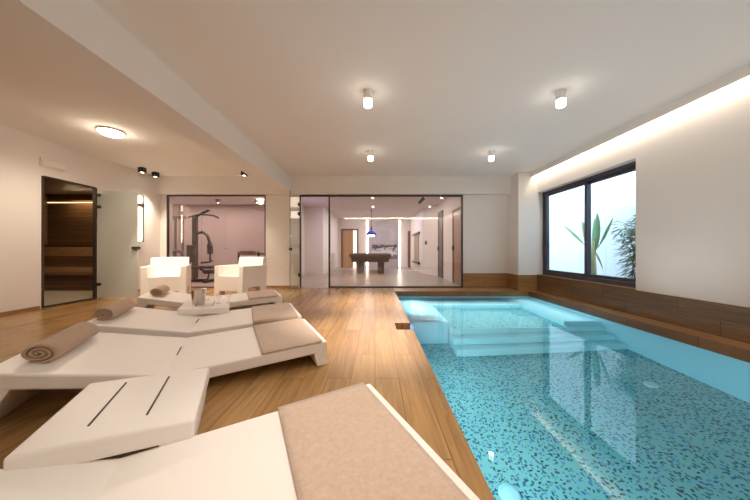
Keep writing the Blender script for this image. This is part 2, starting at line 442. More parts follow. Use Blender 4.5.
# ------------------------------------------------------------------ pool
PD = -1.32   # pool floor
p = MB()
p.box(PX1, PX1 + 0.1, PY0 - 0.1, PY1 + 0.1, PD - 0.1, T)
p.box(PX0 - 0.3, PX0, PY0 - 0.1, PY1 + 0.1, PD - 0.1, T)
p.box(PX0, PX1, PY1, PY1 + 0.1, PD - 0.1, T)
p.box(PX0, PX1, PY0 - 0.1, PY0, PD - 0.1, T)
S(p, 'wall_pool', M['poolwall'])
S(MB().box(PX0, PX1, PY0, PY1, PD - 0.1, PD), 'floor_pool', M['mosaic'])
# bench ring around the whirlpool corner, its mosaic floor and the stairs
BZ, SPZ = ZW - 0.22, ZW - 0.52
b = MB()
b.box(PX0, 1.21, 4.3, PY1, PD, BZ); b.box(1.21, PX1, 5.55, PY1, PD, BZ); b.box(3.10, PX1, 4.30, 5.55, PD, BZ)
S(b, 'pool_bench', M['poolpale'], bevel=0.012)
S(MB().box(1.21, 3.10, 4.26, 5.55, PD, SPZ), 'pool_shelf', M['mosaic'])
b = MB(); b.box(1.21, 3.10, 4.24, 4.262, PD, SPZ + 0.004)
b.box(1.21, PX1, 4.05, 4.24, PD, ZW - 0.76); b.box(1.21, PX1, 3.86, 4.05, PD, ZW - 0.99); b.box(3.10, PX1, 4.24, 4.30, PD, ZW - 0.50)
S(b, 'pool_steps', M['poolstep'], bevel=0.012)
wm = MB(); wm.quad([(0.27, PY0, ZW), (PX1, PY0, ZW), (PX1, PY1, ZW), (0.27, PY1, ZW)])
o = wm.build('pool_water', M['water'], recalc=False)
tag(o, 'clear turquoise water filling the indoor pool', 'water', kind='stuff')
# notch box in the deck edge
S(MB().box(0.16, 0.27, 3.29, 3.59, -0.5, T), 'trim_9', M['poolwall'])

def disc_light(x, y, z, r, label):
    t = thing('pool_light', label, 'pool light', (x, y, z), 0, 'round lights on the pool floor')
    MB().lathe([(0, 0.001), (r, 0.001), (r, 0.014), (r * 0.82, 0.02), (r * 0.80, 0.016)]).build('bezel', M['poolstep'], t, smooth=False)
    MB().lathe([(0, 0.022), (r * 0.5, 0.020), (r * 0.80, 0.014)]).build('lens', M['poolstep'], t, smooth=True)
disc_light(3.16, 3.0, PD, 0.065, 'round pale disc on the pool floor farthest from camera, near the right pool wall')
disc_light(1.0, 1.95, PD, 0.075, 'round pale disc on the pool floor nearest the wooden deck edge')

# ------------------------------------------------------------------ window
t = bpy.data.objects.new('window_1', None); COL.objects.link(t); t['kind'] = 'structure'
X0 = 4.13
fr = MB()
fr.box(X0, X0 + 0.12, WY0, WY1, WZ0 + 0.012, WZ0 + 0.085); fr.box(X0, X0 + 0.12, WY0, WY1, WZ1 - 0.06, WZ1)
fr.box(X0, X0 + 0.12, WY1 - 0.06, WY1, WZ0, WZ1); fr.box(X0, X0 + 0.12, WY0, WY0 + 0.05, WZ0, WZ1)
fr.build('window_frame', M['frame'], t)
def sash(y0, y1, dx):
    s = MB(); a, c = WZ0 + 0.085, WZ1 - 0.06; k = 0.06; x = X0 + dx
    s.box(x, x + 0.045, y0, y0 + k, a, c); s.box(x, x + 0.045, y1 - k, y1, a, c)
    s.box(x, x + 0.045, y0 + k, y1 - k, a, a + k); s.box(x, x + 0.045, y0 + k, y1 - k, c - k, c)
    so = s.build('sash', M['frame'], t)
    MB().box(x + 0.018, x + 0.026, y0 + k, y1 - k, a + k, c - k).build('pane', M['winglass'], so)
    return so
s1 = sash(WY0 + 0.05, 5.20, 0.065); s2 = sash(5.12, WY1 - 0.06, 0.01)
hb = MB(); hb.box(X0 - 0.03, X0 + 0.01, WY1 - 0.11, WY1 - 0.075, 1.02, 1.20); hb.build('window_handle', M['black'], s2, bevel=0.005)

# courtyard
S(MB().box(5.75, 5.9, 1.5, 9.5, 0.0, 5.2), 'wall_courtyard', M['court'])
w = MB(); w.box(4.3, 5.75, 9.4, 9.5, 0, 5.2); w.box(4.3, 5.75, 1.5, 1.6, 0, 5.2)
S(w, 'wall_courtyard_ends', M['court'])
S(MB().box(4.3, 5.75, 1.5, 9.5, 0.0, 0.25), 'ground_courtyard', M['gravel'])

# banana plant
def leafblade(mb, base, tip, width, droop=0.1, n=10, nrm=(1, 0, 0), fold=0.25):
    base, tip = Vector(base), Vector(tip); d = tip - base
    side = d.cross(Vector(nrm)).normalized(); up = side.cross(d).normalized()
    L, C, R = [], [], []
    for i in range(n + 1):
        s = i / n
        p = base + d * s - Vector((0, 0, droop * s * s))
        wv = width * (math.sin(PI * min(1, s * 0.93 + 0.07)) ** 0.75) * 0.5
        L.append(mb.bm.verts.new(p + side * wv + up * wv * fold)); C.append(mb.bm.verts.new(p)); R.append(mb.bm.verts.new(p - side * wv + up * wv * fold))
    for i in range(n):
        mb.bm.faces.new([L[i], C[i], C[i + 1], L[i + 1]]); mb.bm.faces.new([C[i], R[i], R[i + 1], C[i + 1]])

t = thing('banana_plant', 'banana plant with broad upright leaves outside behind the window mullion', 'plant', (4.95, 5.93, 0.25))
m = MB(); m.tube([(0, 0, 0), (0.0, 0.02, 0.5), (0, 0.0, 0.95)], [0.065, 0.055, 0.035], 10); m.build('stalk', M['stalk'], t, smooth=True)
for bs, tp, wd in (((0, -0.02, 0.72), (0.0, -0.09, 1.60), 0.19), ((0, 0.0, 0.75), (0.04, 0.03, 1.46), 0.17)):
    m = MB(); leafblade(m, bs, tp, wd, 0.0); m.build('leaf', M['leaf'], t, smooth=True, recalc=False)
m = MB(); m.tube([(0, 0, 0.72), (0, 0.2, 0.86)], 0.014, 6); leafblade(m, (0, 0.2, 0.86), (0, 0.34, 1.46), 0.15, 0.0); m.build('leaf', M['leaf'], t, smooth=True, recalc=False)
for bs, tp, wd in (((0.02, 0.30, 0.88), (0.0, 0.98, 1.44), 0.075), ((0, -0.15, 0.86), (0, -0.49, 1.45), 0.085)):
    m = MB(); m.tube([(0, 0, 0.72), bs], 0.013, 6)
    leafblade(m, bs, tp, wd, 0.02); m.build('leaf', M['leaf'], t, smooth=True, recalc=False)
m = MB(); leafblade(m, (0, -0.03, 0.72), (0.02, -0.22, 0.38), 0.05, 0.05); m.build('leaf', M['stalk'], t, recalc=False)

t = thing('bamboo_shrub', 'bushy bamboo shrub with small leaves outside at the right edge of the window', 'plant', (4.95, 4.82, 0.25))
m = MB(); fol = MB(); rnd = random.Random(3)
for k in range(11):
    bx, by = rnd.uniform(-0.14, 0.14), rnd.uniform(-0.22, 0.22)
    h = rnd.uniform(1.05, 1.55); lx, ly = rnd.uniform(-0.12, 0.12), rnd.uniform(-0.22, 0.30)
    pts = [Vector((bx + lx * s * s, by + ly * s * s, h * s)) for s in [i / 8 for i in range(9)]]
    m.tube([tuple(q) for q in pts], [0.012 * (1 - 0.08 * i) for i in range(9)], 6)
    for j in range(105):
        s = rnd.uniform(0.15, 1.0); i = min(7, int(s * 8)); q = pts[i].lerp(pts[i + 1], s * 8 - i)
        a = rnd.uniform(0, 2 * PI); ln = rnd.uniform(0.10, 0.19); off = rnd.uniform(0.02, 0.20) * (1.15 - s * 0.6)
        b0 = q + Vector((math.cos(a) * off * 0.6, math.sin(a) * off, rnd.uniform(-0.02, 0.08)))
        tp = b0 + Vector((math.cos(a) * ln, math.sin(a) * ln, rnd.uniform(-0.09, 0.05)))
        leafblade(fol, b0, tp, rnd.uniform(0.02, 0.032), 0.02, 4, (0.3, 0.2, 1))
m.build('cane', M['cane'], t, smooth=True); fol.build('foliage', M['bamboo'], t, recalc=False)

# ------------------------------------------------------------------ glass partitions at the back
def partition(name, x0, x1, glass, mat, fw=0.035, z1=2.46, mull=()):
    t = bpy.data.objects.new(name, None); COL.objects.link(t); t['kind'] = 'structure'
    m = MB()
    m.box(x0, x0 + fw, YB, YB + 0.06, 0, z1); m.box(x1 - fw, x1, YB, YB + 0.06, 0, z1)
    m.box(x0 + fw, x1 - fw, YB, YB + 0.06, z1 - fw, z1); m.box(x0 + fw, x1 - fw, YB, YB + 0.06, 0, fw * 0.8)
    m.build('window_frame', mat, t)
    MB().box(x0 + fw, x1 - fw, YB + 0.024, YB + 0.034, fw * 0.8, z1 - fw).build('pane', glass, t)
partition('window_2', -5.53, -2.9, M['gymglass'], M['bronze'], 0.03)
partition('window_3', -1.235, 2.335, M['glass'], M['bronze'], 0.042)
# open glass door to the games room
t = bpy.data.objects.new('door_1', None); COL.objects.link(t); t['kind'] = 'structure'
m = MB(); m.box(-2.0, -1.965, YB, YB + 0.06, 0, 2.46); m.box(-1.965, -1.235, YB, YB + 0.06, 2.418, 2.46); m.build('door_frame', M['bronze'], t)
lf = MB().box(-1.995, -1.983, 6.14, YB - 0.02, 0.01, 2.41).build('glass_leaf', M['leafglass'], t)
for z in (0.35, 1.95, 2.2):
    MB().box(-2.01, -1.95, YB - 0.10, YB + 0.01, z - 0.045, z + 0.045).build('hinge', M['black'], lf, bevel=0.004)
MB().box(-2.025, -1.955, 6.16, 6.22, 0.99, 1.05).build('door_handle', M['black'], lf, bevel=0.006)
MB().box(-1.9955, -1.9825, 6.136, 6.14, 0.01, 2.41).build('glass_edge', M['greydoor'], lf)

# ------------------------------------------------------------------ sauna
SX, SYB = -8.85, 7.08
S(MB().box(SX - 0.1, XL - 0.05, SYB, SYB + 0.1, 0, 2.5), 'wall_sauna', M['sauna'])
S(MB().box(SX - 0.1, SX, 3.2, SYB, 0, 2.5), 'wall_sauna_left', M['sauna'])
S(MB().box(SX, XL - 0.05, 3.2, 3.3, 0, 2.5), 'wall_sauna_near', M['sauna'])
S(MB().box(SX, XL - 0.05, 3.3, SYB, 2.5, 2.6), 'ceiling_sauna', M['sauna'])
S(MB().box(SX, XL, 3.2, SYB, -0.1, -0.004), 'floor_sauna', M['saunafloor'])
tag(MB().box(SX + 0.02, XL - 0.07, SYB - 0.02, SYB, 2.27, 2.29).build('light_strip', M['saunaled']), 'thin amber light line high on the sauna back wall', 'light strip')
t = thing('sauna_bench', 'dark wavy wooden sauna bench behind the open frosted door', 'bench', ((SX + XL - 0.05) / 2, SYB - 0.004, 0), -PI / 2)
prof = [(0.0, 0.0), (0.50, 0.0), (0.50, 0.12), (0.40, 0.20), (0.44, 0.30), (0.54, 0.38), (0.50, 0.46), (0.34, 0.56), (0.27, 0.70), (0.30, 0.84), (0.20, 1.0), (0.12, 1.12), (0.0, 1.13)]
hl = (XL - 0.05 - SX) / 2 - 0.004
m = MB(); m.prism(prof, lambda a, z: (a, -hl, z), lambda a, z: (a, hl, z)); m.build('bench_body', M['saunab'], t)
MB().box(0.0, 0.15, -hl, hl, 1.13, 1.15).build('ledge', M['doorframe'], t)
t = bpy.data.objects.new('door_2', None); COL.objects.link(t); t['kind'] = 'structure'
m = MB(); k = 0.02
m.box(XL - 0.052, XL + 0.012, SY0 - 0.01, SY0 + k, 0, SZ); m.box(XL - 0.052, XL + 0.012, SY1 - k, SY1 + 0.01, 0, SZ)
m.box(XL - 0.052, XL + 0.012, SY0 + k, SY1 - k, SZ - k, SZ + 0.01); m.box(XL - 0.052, XL + 0.012, SY0 + k, SY1 - k, 0.0, 0.03)
m.build('door_frame', M['bronze'], t)
lf = MB().box(XL + 0.03, XL + 0.85, SY1 + 0.0, SY1 + 0.012, 0.02, 2.21).build('frosted_leaf', M['frost'], t)
for z in (0.30, 1.88, 2.12):
    MB().box(XL - 0.0, XL + 0.10, SY1 - 0.012, SY1 + 0.02, z - 0.03, z + 0.03).build('hinge', M['black'], lf, bevel=0.004)
MB().box(XL + 0.76, XL + 0.86, SY1 - 0.05, SY1 + 0.06, 1.02, 1.07).build('door_handle', M['black'], lf, bevel=0.006)

# ------------------------------------------------------------------ gym
GY = 9.6
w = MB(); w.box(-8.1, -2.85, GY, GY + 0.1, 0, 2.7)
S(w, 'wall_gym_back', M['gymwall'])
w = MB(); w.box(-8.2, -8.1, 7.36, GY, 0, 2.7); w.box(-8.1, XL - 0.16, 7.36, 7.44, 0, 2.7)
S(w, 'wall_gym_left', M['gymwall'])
S(MB().box(-2.95, -2.85, 7.15, 10.6, 0, 2.75), 'wall_passage', M['gamewall'])
f = MB(); f.box(-8.1, -2.95, 7.44, GY, -0.1, 0.0); f.box(XL - 0.15, -2.95, YB + 0.06, 7.44, -0.1, 0.0)
S(f, 'floor_gym', M['gymfloor'])
S(MB().box(-8.1, -2.95, YB + 0.1, GY, 2.66, 2.76), 'ceiling_gym', M['ceil'])
S(MB().box(-6.0, -2.95, GY - 0.005, GY, 0, 2.66), 'trim_10', planks('gym_wall_panels', 'Z', 'X', (0.55, 0.475, 0.45), (0.52, 0.45, 0.43), (0.42, 0.35, 0.34), width=5.0, row=1.05, grain=0.03, rough=0.5))

def lt(p): return p
g = thing('multi_gym', 'black multi-gym with lat bar, padded arm and weight stack behind the tinted glass', 'exercise machine', (-5.75, 8.25, 0))
m = MB(); m.box(-0.35, 0.65, -0.05, 0.05, 0.0, 0.09); m.box(-0.52, -0.42, -0.4, 0.4, 0.0, 0.09); m.box(-0.45, -0.35, -0.05, 0.05, 0, 0.09)
m.box(0.02, 0.15, -0.06, 0.06, 0.09, 2.1); m.box(0.55, 0.65, -0.35, 0.35, 0, 0.08)
m.build('base_frame', M['gymmetal'], g, bevel=0.01)
m = MB(); m.box(-0.62, -0.22, -0.05, 0.05, 1.98, 2.06); m.tube([(-0.53, 0, 0.05), (-0.53, 0, 2.02)], 0.032); m.tube([(-0.30, 0, 0.05), (-0.30, 0, 2.02)], 0.032)
m.build('guide_rods', M['gymgrey'], g)
m = MB()
for k in range(12): m.box(-0.56, -0.27, -0.09, 0.09, 0.12 + k * 0.05, 0.162 + k * 0.05)
m.build('weight_stack', M['gymgrey'], g)
m = MB(); m.tube([(-0.62, -0.05, 0.78), (-0.60, -0.05, 0.92), (-0.45, -0.05, 0.98), (-0.30, -0.05, 0.93), (-0.26, -0.05, 0.78)], 0.05, 8); m.build('weight_cover', M['gymgrey'], g, smooth=True)
m = MB(); m.tube([(0.10, 0, 2.05), (0.3, -0.02, 2.16), (0.55, -0.05, 2.26)], 0.045); m.tube([(0.0, -0.2, 2.0), (0.28, -0.1, 2.12), (0.62, 0.1, 2.10), (0.74, 0.15, 2.02)], 0.03)
m.build('lat_bar', M['gymmetal'], g, smooth=True)
m = MB(); m.tube([(0.10, -0.02, 1.52), (0.36, -0.04, 1.56), (0.52, -0.06, 1.44), (0.60, -0.08, 1.22), (0.62, -0.10, 0.98)], 0.045); m.tube([(0.62, -0.1, 0.70), (0.72, -0.12, 0.66), (0.55, -0.12, 0.62), (0.35, -0.12, 0.60)], 0.03)
m.tube([(0.62, -0.1, 0.98), (0.62, -0.1, 0.66)], 0.03)
arm = m.build('press_arm', M['gymmetal'], g, smooth=True)
m = MB(); m.tube([(0.615, -0.1, 1.20), (0.625, -0.1, 0.88)], 0.08, 12); m.build('arm_pad', M['gympad'], arm, smooth=True)
m = MB(); m.box(-0.10, 0.16, -0.14, -0.05, 0.62, 1.16); m.build('back_pad', M['gympad'], g, bevel=0.03, seg=3)
m = MB(); m.box(0.05, 0.72, -0.2, 0.12, 0.42, 0.50); pad = m.build('seat_pad', M['gympad'], g, bevel=0.03, seg=3)
m = MB(); m.box(0.10, 0.70, -0.21, -0.2, 0.47, 0.49); m.build('seat_trim', M['gymred'], pad)
m = MB(); m.tube([(0.55, -0.25, 0.32), (0.55, 0.2, 0.32)], 0.06, 12); m.tube([(0.92, -0.25, 0.26), (0.92, 0.2, 0.26)], 0.06, 12); m.tube([(0.25, -0.03, 0.40), (0.55, -0.03, 0.3), (0.92, -0.03, 0.26)], 0.03); m.tube([(0.55, -0.03, 0.3), (0.5, -0.03, 0.05)], 0.03)
m.build('leg_developer', M['gympad'], g, smooth=True)

g = thing('treadmill', 'dark treadmill console rising behind the right-hand white armchair', 'exercise machine', (-3.9, 8.4, 0), 0.0)
m = MB(); m.hexa([(-0.4, -0.35, 0), (0.4, -0.35, 0), (0.4, 0.9, 0), (-0.4, 0.9, 0)], [(-0.38, -0.3, 0.16), (0.38, -0.3, 0.16), (0.38, 0.88, 0.12), (-0.38, 0.88, 0.12)]); m.build('running_deck', M['gymmetal'], g, bevel=0.01)
for q in (-1, 1):
    m = MB(); m.tube([(q * 0.34, -0.25, 0.1), (q * 0.30, -0.32, 0.95)], 0.035); m.build('upright', M['gymmetal'], g)
    m = MB(); m.tube([(q * 0.28, -0.3, 0.88), (q * 0.36, -0.1, 0.88), (q * 0.36, 0.2, 0.86)], 0.025); m.build('handrail', M['gympad'], g)
m = MB(); m.hexa([(-0.28, -0.42, 0.86), (0.28, -0.42, 0.84), (0.25, -0.25, 0.88), (-0.25, -0.25, 0.9)], [(-0.24, -0.36, 0.98), (0.18, -0.36, 0.97), (0.14, -0.2, 0.99), (-0.2, -0.2, 1.0)]); m.build('console', M['doorframe'], g, bevel=0.015)

def cube_spot(x, y, z, label, grp):
    t = thing('ceiling_spot', label, 'spotlight', (x, y, z), 0, grp)
    m = MB(); m.box(-0.055, 0.055, -0.055, 0.055, -0.115, 0.0); m.build('housing', M['black'], t, bevel=0.004)
    MB().lathe([(0, -0.1165), (0.032, -0.1165), (0.032, -0.115)]).build('lens', M['lampglow'], t)
    return t
cube_spot(-5.42, 6.10, H, 'black cube ceiling spot left of the pair above the wall sconce', 'black cube spots')
cube_spot(-5.42, 6.47, H, 'black cube ceiling spot nearer the back wall in the pair above the sconce', 'black cube spots')
cube_spot(-3.17, 6.35, H, 'single black cube ceiling spot beside the beam, above the armchairs', 'black cube spots')
cube_spot(-5.15, 8.6, 2.66, 'black cube spot on the gym ceiling, left one behind the tinted glass', 'gym ceiling spots')
cube_spot(-3.88, 8.6, 2.66, 'black cube spot on the gym ceiling, right one above the treadmill', 'gym ceiling spots')

# ------------------------------------------------------------------ games room
GH = 2.74
S(MB().box(-2.95, 3.2, YB + 0.06, 15.0, -0.1, 0.0), 'floor_games_room', M['stone'])
S(MB().box(-2.95, 3.2, YB + 0.1, 15.0, GH, GH + 0.1), 'ceiling_games_room', M['ceil2'])
S(MB().box(-2.95, 3.2, 14.9, 15.0, 0, GH), 'wall_games_back', M['gamewall'])
S(MB().box(-2.85, -2.1, 10.6, 14.9, 0, GH), 'wall_games_left', M['gamewall'])
w = MB(); w.box(2.4, 2.55, 7.15, 10.1, 0, GH)
w.prism([(2.4, 10.1), (2.55, 10.1), (2.55, 14.9), (2.03, 14.9), (2.03, 11.1)], lambda x, y: (x, y, 0), lambda x, y: (x, y, GH))
S(w, 'wall_games_right', M['gamewall'])
# back-wall door
t = bpy.data.objects.new('door_3', None); COL.objects.link(t); t['kind'] = 'structure'
m = MB(); a, c, z = -1.92, -0.94, 2.2
m.box(a, a + 0.09, 14.84, 14.9, 0, z); m.box(c - 0.09, c, 14.84, 14.9, 0, z); m.box(a + 0.09, c - 0.09, 14.84, 14.9, z - 0.09, z)
m.build('door_frame', M['doorframe'], t)
MB().box(a + 0.09, c - 0.30, 14.875, 14.895, 0.0, z - 0.09).build('door_leaf', M['doorwoodX'], t)
MB().box(c - 0.30, c - 0.09, 14.88, 14.895, 0.0, z - 0.09).build('lit_gap', emis('corridor_glow', (1, 0.85, 0.68), 1.6), t)
def sidedoor(name, y0, y1, z, mat, fm):
    t = bpy.data.objects.new(name, None); COL.objects.link(t); t['kind'] = 'structure'
    m = MB(); m.box(2.36, 2.4, y0, y0 + 0.06, 0, z); m.box(2.36, 2.4, y1 - 0.06, y1, 0, z); m.box(2.36, 2.4, y0 + 0.06, y1 - 0.06, z - 0.06, z)
    m.build('door_frame', fm, t)
    lf = MB().box(2.375, 2.398, y0 + 0.06, y1 - 0.06, 0.005, z - 0.06).build('door_leaf', mat, t)
    MB().box(2.31, 2.375, y1 - 0.16, y1 - 0.12, 1.0, 1.12).build('door_handle', M['black'], lf)
sidedoor('door_4', 7.2, 8.0, 2.2, M['doorwood'], M['doorframe'])
sidedoor('door_5', 9.2, 9.85, 2.4, M['greydoor'], M['greydoor'])
S(MB().box(1.86, 2.0, 14.86, 14.9, 0, 2.08), 'trim_11', M['doorframe'])
# marble wall panel with lit edges, painting
S(MB().box(-0.33, 1.33, 14.82, 14.9, 0.0, 2.62), 'trim_12', M['marble'])
for x, lab in ((-0.44, 'vertical light strip left of the grey marble panel'), (1.40, 'vertical light strip right of the grey marble panel')):
    tag(MB().box(x - 0.03, x + 0.03, 14.87, 14.898, 0.04, 2.68).build('light_strip', M['ledwall']), lab, 'light strip', 'strips beside the marble panel')
t = thing('painting', 'wide dark-and-grey painting hung on the marble panel behind the pool table', 'painting', (0.53, 14.82, 0.92))
MB().box(-0.70, 0.70, -0.03, 0.0, -0.42, 0.40).build('canvas', M['paint'], t)
# cue rack on the right-hand wall
t = thing('wall_rack', 'tall wall rack with dark top and bottom bars right of the marble panel', 'rack', (2.03, 12.75, 0.35))
MB().box(-0.07, 0.0, -0.95, 0.95, 1.38, 1.48).build('top_bar', M['black'], t)
MB().box(-0.09, 0.0, -0.95, 0.95, 0.0, 0.10).build('bottom_bar', M['black'], t)
MB().box(-0.03, 0.0, -0.65, 0.65, 0.10, 1.38).build('back_panel', M['cork'], t)
# radiator
t = thing('radiator', 'white column radiator on the left wall of the games room', 'radiator', (-2.095, 13.3, 0.12))
for k in range(10):
    y = -0.6 + k * 0.133
    MB().box(0.03, 0.13, y - 0.035, y + 0.035, 0.0, 0.75).build('fin', M['whitepl'], t, bevel=0.015)
m = MB(); m.box(0.05, 0.10, -0.62, 0.62, 0.05, 0.09); m.box(0.05, 0.10, -0.62, 0.62, 0.66, 0.70); m.box(0.0, 0.06, -0.4, -0.36, 0.6, 0.64); m.box(0.0, 0.06, 0.36, 0.40, 0.6, 0.64); m.box(0.05, 0.10, -0.6, -0.56, -0.12, 0.1); m.box(0.05, 0.10, 0.56, 0.60, -0.12, 0.1)
m.build('pipes', M['whitepl'], t)
# thermostat
t = thing('thermostat', 'small black wall control on the white corner in the games room', 'wall control', (2.12, 10.86, 1.22), math.atan2(1.0, -0.37) + PI / 2 + PI / 2)
m = MB(); m.box(-0.05, 0.05, -0.03, 0.03, 0, 0.16); m.build('cover', M['black'], t, bevel=0.005)
# spotlight in the games room
t = thing('track_spotlight', 'tilted black cylinder spotlight on the games room ceiling behind the glass', 'spotlight', (1.36, 7.6, GH))
MB().lathe([(0, 0), (0.04, 0), (0.04, -0.025), (0, -0.025)]).build('mount', M['black'], t)
m = MB(); m.tube([(0, 0, -0.02), (0, 0, -0.26)], 0.012); m.build('stem', M['black'], t)
m = MB(); m.tube([(0.06, -0.03, -0.23), (-0.08, 0.05, -0.37)], 0.05, 14); m.build('lamp_head', M['black'], t)
# pool table
t = thing('pool_table', 'dark wooden pool table with pale blue cloth under the blue pendant', 'pool table', (-0.2, 11.95, 0), 0.0)
LW, LL = 0.86, 1.25
m = MB()
for (x0, x1, y0, y1) in ((-LW, -LW + 0.13, -LL, LL), (LW - 0.13, LW, -LL, LL), (-LW + 0.13, LW - 0.13, -LL, -LL + 0.13), (-LW + 0.13, LW - 0.13, LL - 0.13, LL)):
    m.box(x0, x1, y0, y1, 0.70, 0.84)
m.build('rail', M['tablewood'], t, bevel=0.015)
MB().box(-LW + 0.13, LW - 0.13, -LL + 0.13, LL - 0.13, 0.72, 0.81).build('cloth_bed', M['cloth'], t)
m = MB(); m.hexa([(-0.76, -1.12, 0.50), (0.76, -1.12, 0.50), (0.76, 1.12, 0.50), (-0.76, 1.12, 0.50)], [(-0.80, -1.18, 0.70), (0.80, -1.18, 0.70), (0.80, 1.18, 0.70), (-0.80, 1.18, 0.70)])
m.build('cabinet', M['tablewood'], t, bevel=0.01)
for sx_ in (-1, 1):
    for sy_ in (-1, 1):
        m = MB(); cx, cy = sx_ * 0.45, sy_ * 0.82; a, c = 0.12, 0.14
        m.hexa([(cx - a, cy - a, 0), (cx + a, cy - a, 0), (cx + a, cy + a, 0), (cx - a, cy + a, 0)], [(cx - c, cy - c, 0.51), (cx + c, cy - c, 0.51), (cx + c, cy + c, 0.51), (cx - c, cy + c, 0.51)])
        m.build('leg', M['tablewood'], t, bevel=0.012)
for px_, py_ in ((-1, -1), (1, -1), (-1, 0), (1, 0), (-1, 1), (1, 1)):
    cx, cy = px_ * (LW - 0.10), py_ * (LL - 0.10)
    MB().lathe([(0, 0.842), (0.055, 0.842), (0.06, 0.846), (0.075, 0.846), (0.078, 0.80), (0.07, 0.72), (0, 0.70)], (cx, cy, 0), 16).build('pocket', M['black'], t)
# pendant lamp
t = thing('pendant_lamp', 'cobalt blue dome pendant lamp hanging above the pool table', 'lamp', (-0.16, 11.5, GH))
m = MB(); m.tube([(0, 0, 0), (0, 0, -0.72)], 0.012); m.build('cord', M['black'], t)
MB().lathe([(0, 0), (0.05, 0), (0.05, -0.03), (0, -0.03)]).build('ceiling_rose', M['black'], t)
MB().lathe([(0, -0.70), (0.035, -0.70), (0.045, -0.86), (0, -0.86)], seg=16).build('socket', M['black'], t)
MB().lathe([(0.04, -0.86), (0.13, -0.90), (0.20, -0.98), (0.225, -1.09), (0.215, -1.09), (0.19, -0.985), (0.125, -0.91), (0.04, -0.87)]).build('lamp_shade', M['blueshade'], t, smooth=True)
MB().lathe([(0, -1.00), (0.06, -1.02), (0.15, -1.08), (0.12, -1.14), (0, -1.16)]).build('bulb', M['pendglow'], t, smooth=True)

# ------------------------------------------------------------------ fixtures of the pool room
def ceil_light(x, y, label):
    t = thing('ceiling_light', label, 'ceiling light', (x, y, H), 0, 'white cylinder lights on the ceiling')
    MB().lathe([(0, 0), (0.052, 0), (0.052, -0.10), (0.046, -0.105), (0, -0.105)]).build('housing', M['whitepl'], t, smooth=False)
    MB().lathe([(0, -0.106), (0.050, -0.106), (0.050, -0.175), (0.044, -0.185), (0, -0.185)]).build('diffuser', M['lampglow'], t)
ceil_light(-0.085, 3.17, 'white cylinder ceiling light, near one on the left above the deck')
ceil_light(2.25, 3.17, 'white cylinder ceiling light, near one on the right above the pool')
ceil_light(-0.085, 5.09, 'white cylinder ceiling light, far one on the left above the deck')
ceil_light(2.26, 5.09, 'white cylinder ceiling light, far one on the right above the pool')
t = thing('flush_ceiling_lamp', 'round white flush lamp glowing on the ceiling left of the beam', 'ceiling lamp', (-4.25, 4.22, H))
MB().lathe([(0, 0), (0.165, 0), (0.165, -0.025), (0, -0.025)], seg=32).build('base_ring', M['whitepl'], t)
MB().lathe([(0.155, -0.026), (0.15, -0.05), (0.10, -0.075), (0, -0.085)], seg=32).build('diffuser', M['flushglow'], t, smooth=True)
t = thing('emergency_light', 'small white rectangular emergency light high on the left wall above the sauna door', 'emergency light', (XL, 4.62, 2.5))
MB().box(0, 0.03, -0.17, 0.17, -0.07, 0.08).build('back_box', M['whitepl'], t, bevel=0.006)
MB().box(0.03, 0.06, -0.16, 0.16, -0.055, 0.065).build('diffuser', plain('opal_plastic', (0.86, 0.82, 0.75), 0.3, var=0.01), t, bevel=0.012)
t = thing('wall_sconce', 'tall slim wall light with black bar glowing beside the frosted door', 'wall light', (XL, 6.32, 1.2))
MB().box(0.0, 0.03, -0.05, 0.03, 0.0, 1.12).build('back_plate', M['whitepl'], t)
MB().box(0.03, 0.06, -0.045, 0.02, 0.02, 1.10).build('diffuser', M['led'], t)
MB().box(0.03, 0.075, 0.04, 0.055, 0.0, 1.12).build('bar', M['black'], t)
MB().box(0.0, 0.09, -0.06, 0.06, 0.83, 0.92).build('bracket', M['black'], t, bevel=0.004)
t = thing('light_switch', 'white double light switch on the wall beside the glass door', 'switch', (-2.34, YB, 1.14))
MB().box(-0.10, 0.10, -0.012, 0, -0.04, 0.04).build('plate', M['whitepl'], t, bevel=0.003)
for x in (-0.05, 0.05): MB().box(x - 0.03, x + 0.03, -0.017, -0.012, -0.03, 0.03).build('rocker', M['whitepl'], t, bevel=0.002)
t = thing('power_socket', 'white power socket low on the wall beside the glass door', 'socket', (-2.33, YB, 0.5))
MB().box(-0.045, 0.045, -0.012, 0, -0.045, 0.045).build('plate', M['whitepl'], t, bevel=0.003)
MB().lathe([(0, 0.0), (0.03, 0.0), (0.03, 0.003), (0, 0.003)]).build('insert', M['ceil'], t).matrix_local = Matrix.Translation((0, -0.012, 0)) @ Matrix.Rotation(PI / 2, 4, 'X')

